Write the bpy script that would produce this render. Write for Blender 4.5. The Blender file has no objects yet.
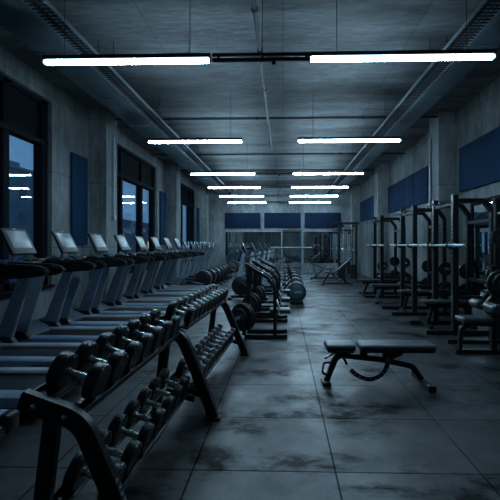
import bpy, bmesh, math, random
from mathutils import Vector, Matrix
random.seed(7)
C = bpy.context.scene.collection
PI = math.pi
R = math.radians

# ------------------------------------------------------------------ materials
def new_mat(name):
    m = bpy.data.materials.new(name); m.use_nodes = True
    nt = m.node_tree
    return m, nt, nt.nodes['Principled BSDF']

def plain(name, col, rough=.5, metal=0., spec=.5, var=.12, scale=14., bump=0.):
    m, nt, b = new_mat(name)
    b.inputs['Metallic'].default_value = metal
    b.inputs['Specular IOR Level'].default_value = spec
    tc = nt.nodes.new('ShaderNodeTexCoord')
    n = nt.nodes.new('ShaderNodeTexNoise'); n.inputs['Scale'].default_value = scale; n.inputs['Detail'].default_value = 4
    nt.links.new(tc.outputs['Object'], n.inputs['Vector'])
    r = nt.nodes.new('ShaderNodeValToRGB')
    r.color_ramp.elements[0].position = .3; r.color_ramp.elements[1].position = .7
    r.color_ramp.elements[0].color = tuple(c*(1-var) for c in col)+(1,)
    r.color_ramp.elements[1].color = tuple(min(1, c*(1+var)) for c in col)+(1,)
    nt.links.new(n.outputs['Fac'], r.inputs['Fac']); nt.links.new(r.outputs['Color'], b.inputs['Base Color'])
    mr = nt.nodes.new('ShaderNodeMapRange'); mr.inputs['To Min'].default_value = max(.02, rough-.07); mr.inputs['To Max'].default_value = min(1, rough+.07)
    nt.links.new(n.outputs['Fac'], mr.inputs['Value']); nt.links.new(mr.outputs['Result'], b.inputs['Roughness'])
    if bump:
        bp = nt.nodes.new('ShaderNodeBump'); bp.inputs['Strength'].default_value = bump; bp.inputs['Distance'].default_value = .004
        n2 = nt.nodes.new('ShaderNodeTexNoise'); n2.inputs['Scale'].default_value = scale*12
        nt.links.new(tc.outputs['Object'], n2.inputs['Vector'])
        nt.links.new(n2.outputs['Fac'], bp.inputs['Height']); nt.links.new(bp.outputs['Normal'], b.inputs['Normal'])
    return m

def emit(name, col, s):
    m = bpy.data.materials.new(name); m.use_nodes = True
    nt = m.node_tree; nt.nodes.clear()
    e = nt.nodes.new('ShaderNodeEmission'); e.inputs['Color'].default_value = col+(1,); e.inputs['Strength'].default_value = s
    o = nt.nodes.new('ShaderNodeOutputMaterial'); nt.links.new(e.outputs[0], o.inputs[0])
    return m

def concrete(name, dark, light, sx, sy, axis, rough=.8):
    """board-marked concrete: blotches, fine grain, formwork panel joints"""
    m, nt, b = new_mat(name)
    L = nt.links.new
    g = nt.nodes.new('ShaderNodeNewGeometry')
    n1 = nt.nodes.new('ShaderNodeTexNoise'); n1.inputs['Scale'].default_value = .9; n1.inputs['Detail'].default_value = 8; n1.inputs['Roughness'].default_value = .65
    mp = nt.nodes.new('ShaderNodeMapping')
    mp.inputs['Scale'].default_value = {'x': (1, 1, .35), 'z': (.5, 1.7, 1)}[axis]
    L(g.outputs['Position'], mp.inputs['Vector']); L(mp.outputs['Vector'], n1.inputs['Vector'])
    r1 = nt.nodes.new('ShaderNodeValToRGB')
    r1.color_ramp.elements[0].position = .32; r1.color_ramp.elements[1].position = .68
    r1.color_ramp.elements[0].color = dark+(1,); r1.color_ramp.elements[1].color = light+(1,)
    L(n1.outputs['Fac'], r1.inputs['Fac'])
    n2 = nt.nodes.new('ShaderNodeTexNoise'); n2.inputs['Scale'].default_value = 9; n2.inputs['Detail'].default_value = 6
    L(mp.outputs['Vector'], n2.inputs['Vector'])
    mx = nt.nodes.new('ShaderNodeMixRGB'); mx.blend_type = 'OVERLAY'; mx.inputs['Fac'].default_value = .6
    L(r1.outputs['Color'], mx.inputs['Color1']); L(n2.outputs['Fac'], mx.inputs['Color2'])
    sep = nt.nodes.new('ShaderNodeSeparateXYZ'); L(g.outputs['Position'], sep.inputs[0])
    cmb = nt.nodes.new('ShaderNodeCombineXYZ')
    if axis == 'z':
        L(sep.outputs['X'], cmb.inputs[0]); L(sep.outputs['Y'], cmb.inputs[1])
    else:
        ad = nt.nodes.new('ShaderNodeMath'); L(sep.outputs['X'], ad.inputs[0]); L(sep.outputs['Y'], ad.inputs[1])
        L(ad.outputs[0], cmb.inputs[0]); L(sep.outputs['Z'], cmb.inputs[1])
    br = nt.nodes.new('ShaderNodeTexBrick'); br.offset = 0.
    br.inputs['Scale'].default_value = 1; br.inputs['Brick Width'].default_value = sx; br.inputs['Row Height'].default_value = sy
    br.inputs['Mortar Size'].default_value = .012; br.inputs['Mortar Smooth'].default_value = .3
    br.inputs['Color1'].default_value = (1, 1, 1, 1); br.inputs['Color2'].default_value = (.78, .78, .78, 1); br.inputs['Mortar'].default_value = (.45, .45, .45, 1)
    L(cmb.outputs[0], br.inputs['Vector'])
    m2 = nt.nodes.new('ShaderNodeMixRGB'); m2.blend_type = 'MULTIPLY'; m2.inputs['Fac'].default_value = .8
    L(mx.outputs['Color'], m2.inputs['Color1']); L(br.outputs['Color'], m2.inputs['Color2'])
    L(m2.outputs['Color'], b.inputs['Base Color'])
    b.inputs['Roughness'].default_value = rough
    bp = nt.nodes.new('ShaderNodeBump'); bp.inputs['Strength'].default_value = .5; bp.inputs['Distance'].default_value = .02
    L(n2.outputs['Fac'], bp.inputs['Height']); L(bp.outputs['Normal'], b.inputs['Normal'])
    return m

def floor_mat():
    m, nt, b = new_mat('rubber_tile_floor')
    L = nt.links.new
    g = nt.nodes.new('ShaderNodeNewGeometry')
    mp = nt.nodes.new('ShaderNodeMapping'); mp.inputs['Location'].default_value = (-.347+.95*20, -.19+.82*20, 0)
    L(g.outputs['Position'], mp.inputs['Vector'])
    br = nt.nodes.new('ShaderNodeTexBrick'); br.offset = 0.
    br.inputs['Scale'].default_value = 1; br.inputs['Brick Width'].default_value = .95; br.inputs['Row Height'].default_value = .82
    br.inputs['Mortar Size'].default_value = .010; br.inputs['Mortar Smooth'].default_value = .6
    br.inputs['Color1'].default_value = (1, 1, 1, 1); br.inputs['Color2'].default_value = (.5, .5, .5, 1); br.inputs['Mortar'].default_value = (.12, .12, .12, 1)
    L(mp.outputs['Vector'], br.inputs['Vector'])
    # worn, scuffed rubber
    n1 = nt.nodes.new('ShaderNodeTexNoise'); n1.inputs['Scale'].default_value = 1.7; n1.inputs['Detail'].default_value = 7; n1.inputs['Roughness'].default_value = .6
    L(g.outputs['Position'], n1.inputs['Vector'])
    r1 = nt.nodes.new('ShaderNodeValToRGB')
    r1.color_ramp.elements[0].position = .35; r1.color_ramp.elements[1].position = .66
    r1.color_ramp.elements[0].color = (.005, .007, .009, 1); r1.color_ramp.elements[1].color = (.030, .038, .044, 1)
    L(n1.outputs['Fac'], r1.inputs['Fac'])
    # irregular dark stains
    n3 = nt.nodes.new('ShaderNodeTexNoise'); n3.inputs['Scale'].default_value = 1.0; n3.inputs['Detail'].default_value = 14; n3.inputs['Roughness'].default_value = .68; n3.inputs['Distortion'].default_value = .25
    mp3 = nt.nodes.new('ShaderNodeMapping'); mp3.inputs['Scale'].default_value = (1, 1.6, 1); mp3.inputs['Location'].default_value = (3.1, 1.7, 0)
    L(g.outputs['Position'], mp3.inputs['Vector']); L(mp3.outputs['Vector'], n3.inputs['Vector'])
    r3 = nt.nodes.new('ShaderNodeValToRGB')
    r3.color_ramp.elements[0].position = .50; r3.color_ramp.elements[1].position = .60
    r3.color_ramp.elements[0].color = (1, 1, 1, 1); r3.color_ramp.elements[1].color = (.12, .12, .12, 1)
    L(n3.outputs['Fac'], r3.inputs['Fac'])
    # rubber crumb
    n2 = nt.nodes.new('ShaderNodeTexNoise'); n2.inputs['Scale'].default_value = 55; n2.inputs['Detail'].default_value = 3
    L(g.outputs['Position'], n2.inputs['Vector'])
    m1 = nt.nodes.new('ShaderNodeMixRGB'); m1.blend_type = 'MULTIPLY'; m1.inputs['Fac'].default_value = 1
    L(r1.outputs['Color'], m1.inputs['Color1']); L(br.outputs['Color'], m1.inputs['Color2'])
    m2 = nt.nodes.new('ShaderNodeMixRGB'); m2.blend_type = 'MULTIPLY'; m2.inputs['Fac'].default_value = 1
    L(m1.outputs['Color'], m2.inputs['Color1']); L(r3.outputs['Color'], m2.inputs['Color2'])
    m3 = nt.nodes.new('ShaderNodeMixRGB'); m3.blend_type = 'OVERLAY'; m3.inputs['Fac'].default_value = .5
    m3.inputs['Fac'].default_value = .85; L(m2.outputs['Color'], m3.inputs['Color1']); L(n2.outputs['Fac'], m3.inputs['Color2'])
    L(m3.outputs['Color'], b.inputs['Base Color'])
    mr = nt.nodes.new('ShaderNodeMapRange'); mr.inputs['From Min'].default_value = .35; mr.inputs['From Max'].default_value = .65
    mr.inputs['To Min'].default_value = .56; mr.inputs['To Max'].default_value = .34
    L(n1.outputs['Fac'], mr.inputs['Value']); L(mr.outputs['Result'], b.inputs['Roughness'])
    inv0 = nt.nodes.new('ShaderNodeMath'); inv0.operation = 'SUBTRACT'; inv0.inputs[0].default_value = 1.12; inv0.use_clamp = True
    L(br.outputs['Fac'], inv0.inputs[1])
    sm = nt.nodes.new('ShaderNodeMath'); sm.operation = 'MULTIPLY'; L(inv0.outputs[0], sm.inputs[0]); L(r3.outputs['Color'], sm.inputs[1])
    sm2 = nt.nodes.new('ShaderNodeMath'); sm2.operation = 'MULTIPLY'; sm2.inputs[1].default_value = .6; L(sm.outputs[0], sm2.inputs[0])
    L(sm2.outputs[0], b.inputs['Specular IOR Level'])
    bp = nt.nodes.new('ShaderNodeBump'); bp.inputs['Strength'].default_value = .3; bp.inputs['Distance'].default_value = .002
    ad = nt.nodes.new('ShaderNodeMath'); ad.operation = 'ADD'
    inv = nt.nodes.new('ShaderNodeMath'); inv.operation = 'MULTIPLY'; inv.inputs[1].default_value = -2.
    L(br.outputs['Fac'], inv.inputs[0]); L(inv.outputs[0], ad.inputs[0]); L(n2.outputs['Fac'], ad.inputs[1])
    L(ad.outputs[0], bp.inputs['Height']); L(bp.outputs['Normal'], b.inputs['Normal'])
    return m

def glass_mat():
    m = bpy.data.materials.new('window_glass'); m.use_nodes = True
    nt = m.node_tree; nt.nodes.clear()
    t = nt.nodes.new('ShaderNodeBsdfTransparent'); t.inputs['Color'].default_value = (.8, .88, .92, 1)
    g = nt.nodes.new('ShaderNodeBsdfGlossy'); g.inputs['Roughness'].default_value = .0
    lw = nt.nodes.new('ShaderNodeLayerWeight'); lw.inputs['Blend'].default_value = .5
    pw = nt.nodes.new('ShaderNodeMath'); pw.operation = 'POWER'; pw.inputs[1].default_value = 4.
    nt.links.new(lw.outputs['Facing'], pw.inputs[0])
    f = nt.nodes.new('ShaderNodeMath'); f.operation = 'MULTIPLY_ADD'; f.inputs[1].default_value = .75; f.inputs[2].default_value = .045
    nt.links.new(pw.outputs[0], f.inputs[0])
    x = nt.nodes.new('ShaderNodeMixShader'); o = nt.nodes.new('ShaderNodeOutputMaterial')
    nt.links.new(f.outputs[0], x.inputs[0]); nt.links.new(t.outputs[0], x.inputs[1]); nt.links.new(g.outputs[0], x.inputs[2])
    nt.links.new(x.outputs[0], o.inputs[0])
    return m

def mirror_mat():
    m, nt, b = new_mat('mirror_glass')
    n = nt.nodes.new('ShaderNodeTexNoise'); n.inputs['Scale'].default_value = 2
    mr = nt.nodes.new('ShaderNodeMapRange'); mr.inputs['To Min'].default_value = .01; mr.inputs['To Max'].default_value = .04
    nt.links.new(n.outputs['Fac'], mr.inputs['Value']); nt.links.new(mr.outputs['Result'], b.inputs['Roughness'])
    b.inputs['Metallic'].default_value = 1; b.inputs['Base Color'].default_value = (.74, .82, .84, 1)
    return m

M = dict(
    softpad=plain('grey_black_vinyl', (.055, .066, .076), .42, 0, .5, .15, 30, .15),
    gun=plain('gunmetal_tube', (.022, .027, .032), .36, .3, .5, .15, 20, .1),
    wall=concrete('wall_concrete', (.06, .07, .073), (.25, .28, .285), 2.4, 1.45, 'x'),
    ceil=concrete('ceiling_concrete', (.022, .026, .028), (.24, .27, .28), 1.9, 1.25, 'z', .6),
    floor=floor_mat(), glass=glass_mat(), mirror=mirror_mat(),
    black=plain('black_powder_coat', (.006, .008, .010), .36, 0, .34, .15, 20, .1),
    dark=plain('dark_plastic', (.007, .009, .011), .40, 0, .32),
    rubber=plain('black_rubber', (.008, .010, .012), .29, 0, .4, .25, 25, .25),
    face=plain('dumbbell_face', (.007, .009, .010), .5, 0, .25, .2, 40),
    ring=plain('face_marking', (.05, .055, .06), .5),
    barsteel=plain('bar_steel', (.42, .46, .48), .45, .8, .5, .12, 40),
    steel=plain('brushed_steel', (.50, .54, .57), .28, 1., .5, .15, 60),
    grey=plain('grey_metal_paint', (.16, .205, .25), .38, .2, .5, .1, 10),
    rail=plain('anodised_rail', (.28, .36, .43), .36, .3, .5, .1, 10),
    belt=plain('treadmill_belt', (.013, .017, .022), .5, 0, .2, .2, 60, .2),
    orange=plain('tan_edging', (.42, .27, .14), .45),
    screen=plain('screen_glass', (.085, .105, .12), .34, 0, .5, .05, 5),
    bezel=plain('screen_bezel', (.008, .010, .012), .5, 0, .25),
    vinyl=plain('black_vinyl', (.024, .029, .034), .38, 0, .5, .15, 30, .15),
    plate=plain('iron_plate', (.006, .008, .009), .45, .0, .35, .2, 20, .1),
    blue=plain('navy_felt', (.008, .034, .076), .95, 0, .15, .18, 30, .3),
    navy=plain('dark_navy_felt', (.006, .014, .034), .95, 0, .15, .18, 30, .3),
    frame=plain('window_frame_black', (.006, .009, .013), .7, 0, .03),
    duct=plain('galvanised_duct', (.12, .17, .20), .34, .6, .5, .2, 3),
    tray=plain('galvanised_tray', (.26, .32, .35), .42, .5, .5, .2, 30),
    teal=plain('teal_disc', (.015, .060, .078), .4, 0, .5, .1),
    pale=plain('pale_print', (.55, .62, .66), .6, 0, .3, .05),
    mark=plain('grey_print', (.30, .36, .40), .6, 0, .3, .05),
    pipe=plain('dark_pipe', (.018, .022, .025), .5, .3),
    conduit=plain('galvanised_conduit', (.27, .31, .33), .5, .3, .5, .15, 20),
    lamp=emit('lamp_diffuser', (.50, .78, 1.), 84.),
    facade=plain('apartment_facade', (.22, .24, .26), .9, 0, .2, .12, .3),
    farwin=plain('dark_apartment_window', (.05, .06, .08), .2),
    lit=emit('lit_apartment_window', (1., .72, .45), 1.6),
    ground=plain('street_ground', (.06, .07, .08), .9, 0, .3, .2, .5),
)

# ------------------------------------------------------------------ mesh helpers
class MB:
    def __init__(s): s.bm = bmesh.new(); s.mi = 0; s.extra = []
    def ink(s, mat):
        """what is added from here on is printed or moulded in another material"""
        s.extra.append(mat); s.mi = len(s.extra); return s
    def _add(s, t, mat=None):
        if mat is not None: bmesh.ops.transform(t, matrix=mat, verts=t.verts)
        me = bpy.data.meshes.new('tmp'); t.to_mesh(me); t.free(); n0 = len(s.bm.faces); s.bm.from_mesh(me); bpy.data.meshes.remove(me)
        s.bm.faces.ensure_lookup_table()
        for f in s.bm.faces[n0:]: f.material_index = s.mi
        return s
    def box(s, c, d, bev=0., rot=None, seg=2):
        t = bmesh.new(); bmesh.ops.create_cube(t, size=1)
        bmesh.ops.scale(t, vec=d, verts=t.verts)
        if bev > 0:
            bmesh.ops.bevel(t, geom=t.edges[:], offset=min(bev, min(d)*.49), segments=seg, affect='EDGES', profile=.5)
        m = Matrix.Translation(c)
        if rot is not None: m = m @ rot.to_4x4()
        return s._add(t, m)
    def span(s, a, b, bev=0.):
        return s.box([(a[i]+b[i])/2 for i in range(3)], [abs(b[i]-a[i]) for i in range(3)], bev)
    def sweep(s, path, prof, up=(0, 0, 1), caps=True):
        """extrude a closed 2-D profile along a path of points"""
        P = [Vector(p) for p in path]; up = Vector(up).normalized(); n = len(P)
        t = bmesh.new(); rings = []
        for i, p in enumerate(P):
            d0 = (P[i]-P[i-1]).normalized() if i else (P[1]-P[0]).normalized()
            d1 = (P[i+1]-P[i]).normalized() if i < n-1 else d0
            d = (d0+d1); d = d.normalized() if d.length > 1e-6 else d0
            sc = 1/max(.35, d.dot(d0))
            side = d.cross(up)
            if side.length < 1e-4: side = d.cross(Vector((1, 0, 0)))
            side.normalize(); nr = side.cross(d).normalized()
            bend = (d1-d0)
            k_s = k_n = 1.
            if bend.length > 1e-5:
                bn = bend.normalized()
                if abs(bn.dot(nr)) > abs(bn.dot(side)): k_n = sc
                else: k_s = sc
            rings.append([t.verts.new(p+side*(a*k_s)+nr*(b*k_n)) for a, b in prof])
        k = len(prof)
        for i in range(n-1):
            for j in range(k):
                t.faces.new((rings[i][j], rings[i][(j+1) % k], rings[i+1][(j+1) % k], rings[i+1][j]))
        if caps:
            t.faces.new(rings[0][::-1]); t.faces.new(rings[-1])
        bmesh.ops.recalc_face_normals(t, faces=t.faces)
        return s._add(t)
    def tube(s, path, r, n=10, up=(0, 0, 1), caps=True):
        return s.sweep(path, [(r*math.cos(2*PI*i/n), r*math.sin(2*PI*i/n)) for i in range(n)], up, caps)
    def bar(s, path, w, h, c=.006, up=(0, 0, 1)):
        a, b = w/2, h/2
        return s.sweep(path, [(-a+c, -b), (a-c, -b), (a, -b+c), (a, b-c), (a-c, b), (-a+c, b), (-a, b-c), (-a, -b+c)], up)
    def lathe(s, prof, axis='Z', n=28, mat=None):
        """prof: (position along axis, radius)"""
        t = bmesh.new(); rings = []
        for z, r in prof:
            if r < 1e-6: rings.append([t.verts.new((0, 0, z))])
            else: rings.append([t.verts.new((r*math.cos(2*PI*i/n), r*math.sin(2*PI*i/n), z)) for i in range(n)])
        for a, b in zip(rings, rings[1:]):
            if len(a) == 1 and len(b) == 1: continue
            for i in range(n):
                j = (i+1) % n
                if len(a) == 1: t.faces.new((a[0], b[i], b[j]))
                elif len(b) == 1: t.faces.new((a[i], b[0], a[j]))
                else: t.faces.new((a[i], b[i], b[j], a[j]))
        for rg in (rings[0], rings[-1]):
            if len(rg) > 1: t.faces.new(rg)
        bmesh.ops.recalc_face_normals(t, faces=t.faces)
        m = {'Z': Matrix.Identity(4), 'X': Matrix.Rotation(PI/2, 4, 'Y'), 'Y': Matrix.Rotation(-PI/2, 4, 'X')}[axis]
        return s._add(t, (mat or Matrix.Identity(4)) @ m)
    def cyl(s, c, r, l, axis='Z', n=20, bev=.004):
        b = min(bev, r*.4, l*.4)
        return s.lathe([(-l/2, 0), (-l/2, r-b), (-l/2+b, r), (l/2-b, r), (l/2, r-b), (l/2, 0)], axis, n, Matrix.Translation(c))
    def prism(s, pts, axis, a, b, bev=0.):
        """2-D outline extruded from a to b along an axis; outline is in the other two coordinates in order"""
        t = bmesh.new()
        def v(p, q):
            return {'X': (q, p[0], p[1]), 'Y': (p[0], q, p[1]), 'Z': (p[0], p[1], q)}[axis]
        A = [t.verts.new(v(p, a)) for p in pts]; B = [t.verts.new(v(p, b)) for p in pts]
        k = len(pts)
        t.faces.new(A); t.faces.new(B[::-1])
        for i in range(k): t.faces.new((A[i], B[i], B[(i+1) % k], A[(i+1) % k]))
        bmesh.ops.recalc_face_normals(t, faces=t.faces)
        if bev: bmesh.ops.bevel(t, geom=t.edges[:], offset=bev, segments=2, affect='EDGES')
        return s._add(t)
    def build(s, name, mat, parent=None, smooth=True):
        me = bpy.data.meshes.new(name); s.bm.to_mesh(me); s.bm.free()
        for mm in [mat]+s.extra: me.materials.append(mm)
        if smooth:
            me.polygons.foreach_set('use_smooth', [True]*len(me.polygons)); me.set_sharp_from_angle(angle=R(38))
        o = bpy.data.objects.new(name, me); C.objects.link(o)
        if parent is not None: o.parent = parent
        return o

def fillet(pts, r, n=6):
    P = [Vector(p) for p in pts]; out = [P[0]]
    for i in range(1, len(P)-1):
        a = (P[i-1]-P[i]); b = (P[i+1]-P[i])
        la, lb = a.length, b.length; a.normalize(); b.normalize()
        ang = a.angle(b); d = min(r/math.tan(ang/2), la*.48, lb*.48)
        p0 = P[i]+a*d; p1 = P[i]+b*d
        for k in range(n+1):
            u = k/n; out.append(p0*(1-u)**2+P[i]*2*u*(1-u)+p1*u*u)
    out.append(P[-1]); return out

def tag(o, label, cat, group=None, kind=None):
    o['label'] = label; o['category'] = cat
    if group: o['group'] = group
    if kind: o['kind'] = kind
    return o
def thing(name, label, cat, loc=(0, 0, 0), rz=0., group=None):
    o = bpy.data.objects.new(name, None); C.objects.link(o); o.empty_display_size = .1
    o.location = loc; o.rotation_euler = (0, 0, rz)
    return tag(o, label, cat, group)
def struct(o):
    o['kind'] = 'structure'; return o
def copy_tree(o, parent=None):
    c = o.copy(); C.objects.link(c)
    if parent is not None: c.parent = parent
    for ch in list(o.children): copy_tree(ch, c)
    return c
class Proto:
    """first call hands out the built thing itself, later calls copies of it and of its parts"""
    def __init__(s, o): s.o = o; s.used = False
    def place(s, label, cat, loc, rot=(0, 0, 0), group=None):
        o = copy_tree(s.o) if s.used else s.o
        s.used = True
        o.location = loc; o.rotation_euler = rot
        return tag(o, label, cat, group)
ORD = ['first', 'second', 'third', 'fourth', 'fifth', 'sixth', 'seventh', 'eighth', 'ninth', 'tenth', 'eleventh', 'twelfth']

# ------------------------------------------------------------------ the room
XL, XR, YB, YF, ZC = -4.4, 4.0, 21.4, -3.0, 4.6
struct(MB().span((XL-.3, YF-.3, -.2), (XR+.3, YB+.3, 0)).build('floor', M['floor'], smooth=False))
struct(MB().span((XL-.3, YF-.3, ZC), (XR+.3, YB+.3, ZC+.25)).build('ceiling', M['ceil'], smooth=False))
struct(MB().span((XL-.3, YB, 0), (XR+.3, YB+.3, ZC)).build('wall_back', M['wall'], smooth=False))
struct(MB().span((XL-.3, YF-.3, 0), (XR+.3, YF, ZC)).build('wall_front', M['wall'], smooth=False))
struct(MB().span((XR, YF, 0), (XR+.3, YB, ZC)).build('wall_right', M['wall'], smooth=False))
WIN = [(-1.4, 1.9, [.2]), (4.1, 7.5, [5.0, 6.36]), (10.5, 13.9, [11.0, 12.6]), (16.9, 20.1, [17.7, 19.2])]
ZS, ZH, ZT = .75, 4.22, 3.42
w = MB(); e = YF
for a, b, _ in WIN:
    w.span((XL-.3, e, 0), (XL, a, ZC)); w.span((XL-.3, a, 0), (XL, b, ZS)); w.span((XL-.3, a, ZH), (XL, b, ZC)); e = b
w.span((XL-.3, e, 0), (XL, YB, ZC))
struct(w.build('wall_left', M['wall'], smooth=False))
XW = XL-.2
for k, (a, b, mu) in enumerate(WIN):
    f = MB()
    for y, ww in [(a+.07, .14), (b-.09, .18)] + [(m, .15) for m in mu]: f.span((XW-.05, y-ww/2, ZS), (XW+.12, y+ww/2, ZH), .006)
    f.span((XW-.05, a, ZS), (XW+.12, b, ZS+.12), .006); f.span((XW-.05, a, ZH-.08), (XW+.12, b, ZH), .006); f.span((XW-.05, a, ZT-.05), (XW+.14, b, ZT+.05), .006)
    fo = struct(f.build('window_%d' % (k+1), M['frame']))
    edges = [a+.14]+[v for m in mu for v in (m-.075, m+.075)]+[b-.18]
    for i in range(0, len(edges), 2):
        MB().span((XW+.0, edges[i]-.01, ZS+.11), (XW+.012, edges[i+1]+.01, ZT-.04)).build('pane', M['glass'], fo, False)
        MB().span((XW+.02, edges[i]-.01, ZT+.04), (XW+.06, edges[i+1]+.01, ZH-.07), .004).build('blind', M['frame'], fo, False)
    MB().span((XL-.28, a-.001, ZS-.05), (XL+.06, b+.001, ZS+.001), .005).build('window_sill', M['frame'], fo)
# piers
k = 0
for y0, y1 in [(2.95, 3.55), (8.95, 9.55), (14.95, 15.55), (20.85, YB)]:
    struct(MB().span((XL, y0, 0), (XL+.4, y1, ZC), .012).build('concrete_column', M['wall'], smooth=False))
for y0, y1 in [(3.6, 4.25), (9.35, 10.0), (15.3, 15.95), (20.75, YB)]:
    struct(MB().span((XR-.4, y0, 0), (XR, y1, ZC), .012).build('concrete_column', M['wall'], smooth=False))
# low concrete plinth under the back mirror
struct(MB().span((-3.3, YB-.12, 0), (XR-.42, YB, .52), .01).build('trim_1', M['wall'], smooth=False))

# acoustic panels
def panel(a, b, label, group, mat, bev=.008):
    return tag(MB().span(a, b, bev).build('acoustic_panel', mat), label, 'wall panel', group)
for (y0, y1, lb) in [(2.1, 2.75, 'tall navy acoustic panel on left pier nearest the camera'),
                     (8.15, 8.8, 'tall navy acoustic panel between nearest visible window and first left column'),
                     (9.85, 10.28, 'narrow navy acoustic panel just beyond the first left column'),
                     (14.12, 14.78, 'tall navy acoustic panel just beyond the middle window'),
                     (20.2, 20.75, 'tall navy acoustic panel beyond the farthest window')]:
    panel((XL+.003, y0, 1.5), (XL+.053, y1, 3.42), lb, 'tall panels on the window wall', M['blue'])
rp = [(5.3, 7.2), (7.24, 9.1), (11.1, 12.2), (12.24, 13.1), (13.14, 15.2), (16.6, 18.0), (18.04, 20.6)]
rn = ['blue acoustic panel high on right wall, nearest the camera above the mirror', 'blue acoustic panel high on right wall, beside the nearest right column',
      'blue acoustic panel right of the three between the two right columns', 'narrow blue acoustic panel, middle of the three between the right columns',
      'blue acoustic panel left of the three between the two right columns', 'blue acoustic panel on right wall just beyond the second column', 'blue acoustic panel on right wall nearest the back corner']
for (y0, y1), lb in zip(rp, rn):
    panel((XR-.053, y0, 2.68), (XR-.003, y1, 3.67), lb, 'blue panels along the right wall', M['blue'])
for x0, x1, lb in [(-3.12, -1.2, 'left dark navy panel high on back wall'), (-1.0, .95, 'middle dark navy panel high on back wall'), (1.15, 3.08, 'right dark navy panel high on back wall')]:
    panel((x0, YB-.063, 2.4), (x1, YB-.003, 3.22), lb, 'dark panels on the back wall', M['navy'])
# mirrors
for x0, x1, lb in [(-3.1, -1.02, 'left wall mirror above the low plinth on back wall'), (-1.0, 1.18, 'middle wall mirror behind the far power rack'), (1.2, 3.2, 'right wall mirror on back wall reflecting the racks')]:
    tag(MB().span((x0, YB-.03, .54), (x1, YB, 2.2)).build('wall_mirror', M['mirror'], smooth=False), lb, 'mirror', 'mirrors on the back wall')
rm = thing('framed_mirror', 'tall dark framed mirror on right wall behind the nearest machine', 'mirror', (XR, 6.4, 0))
MB().span((-.02, -2.05, .45), (-.005, 2.1, 2.32)).build('glass', M['mirror'], rm, False)
f = MB()
f.span((-.05, -2.1, 2.32), (0, 2.15, 2.42), .005); f.span((-.05, -2.1, .38), (0, 2.15, .45), .005)
f.span((-.05, 2.1, .38), (0, 2.15, 2.42), .005); f.span((-.05, -2.1, .38), (0, -2.05, 2.42), .005)
f.build('frame', M['frame'], rm)

# ------------------------------------------------------------------ ceiling services
def duct(x0, x1, lb):
    t = thing('ventilation_duct', lb, 'duct', (0, 0, 4.14))
    MB().span((x0, YF, 0), (x1, YB, .26), .01).build('casing', M['duct'], t)
    y = -1.4
    while y < YB:
        MB().span((x0-.012, y-.02, -.014), (x1+.012, y+.02, .27), .003).build('flange', M['duct'], t); y += 1.7
    for y in (0, 5, 10, 15, 20):
        for x in (x0+.1, x1-.1): MB().tube([(x, y, .2), (x, y, ZC-4.14)], .008, 6, (0, 1, 0)).build('hanger', M['pipe'], t)
duct(-3.4, -2.88, 'flat metal duct under ceiling along the window wall')
duct(2.5, 2.84, 'flat metal duct under ceiling along the right wall')
def tray(x0, x1, lb):
    t = thing('cable_tray', lb, 'cable tray', (0, 0, 4.12))
    for x in (x0, x1):
        MB().span((x-.008, YF, 0), (x+.008, YB, .05), .002).build('side_rail', M['tray'], t)
    g = MB(); y = YF+.1
    while y < YB:
        g.span((x0, y-.012, .004), (x1, y+.012, .012)); y += .07
    for k in range(1, 4):
        x = x0+(x1-x0)*k/4; g.span((x-.004, YF, .006), (x+.004, YB, .014))
    g.build('rungs', M['pipe'], t, False)
    MB().tube([(x0+.07, YF, .035), (x0+.075, 9, .035), (x0+.07, YB, .035)], .018, 8).build('cable', M['dark'], t)
    for y in (1.2, 6, 11, 16):
        for x in (x0, x1): MB().tube([(x, y, .03), (x, y, ZC-4.12)], .006, 6, (0, 1, 0)).build('hanger', M['pipe'], t)
tray(-2.8, -2.57, 'perforated steel cable tray under ceiling on the window side')
tray(2.18, 2.43, 'perforated steel cable tray under ceiling on the right side')
LR = [4.57, 8.16, 11.9, 14.7, 17.35, 19.95]
def lamp(name, label, loc, L=1.92):
    t = thing(name, label, 'ceiling lamp', loc, 0, 'linear ceiling lamps')
    MB().box((0, 0, .075), (L, .085, .05), .006).build('housing', M['dark'], t)
    MB().box((0, 0, .028), (L-.01, .066, .046), .016, seg=3).build('diffuser', M['lamp'], t)
    for s in (-1, 1): MB().box((s*(L/2+.004), 0, .052), (.012, .088, .096), .003).build('end_cap', M['dark'], t)
    for s in (-.73, .73): MB().tube([(s, 0, .09), (s, 0, ZC-loc[2])], .004, 6, (0, 1, 0)).build('suspension_rod', M['pipe'], t)
    return t
LZ = 3.588
LP = {'left': Proto(lamp('linear_lamp', '', (0, 0, LZ))), 'right': Proto(lamp('linear_lamp', '', (0, 0, LZ), 2.06))}
for i, y in enumerate(LR):
    for x, sd in ((-1.80, 'left'), (1.34, 'right')):
        pos = 'nearest' if i == 0 else 'farthest' if i == 5 else ORD[i]
        LP[sd].place('long glowing white tube lamp, %s%s in the %s ceiling row' % (pos, '' if i in (0, 5) else ' from the camera', sd), 'ceiling lamp', (x, y, LZ), (0, 0, 0), 'linear ceiling lamps')
for i, y in enumerate(LR):
    if i == 1: continue
    t = thing('lighting_track', 'dark track joining the two %s ceiling lamps' % ('nearest' if i == 0 else 'farthest' if i == 5 else ORD[i]+' row'), 'lighting track', (-.235, y, LZ), 0, 'lighting tracks')
    MB().box((0, 0, .085), (1.14, .06, .03), .004).build('rail', M['black'], t)
    MB().box((0, 0, .03), (1.14, .05, .035), .004).build('channel', M['dark'], t)
    for s in (-.5, 0, .5): MB().box((s, 0, .06), (.03, .035, .05)).build('clip', M['dark'], t)
    MB().box((.13, 0, -.005), (.05, .04, .05), .01).build('sensor', M['dark'], t)
    MB().tube([(0, 0, .095), (0, 0, ZC-LZ)], .004, 6, (0, 1, 0)).build('suspension_rod', M['pipe'], t)
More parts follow.
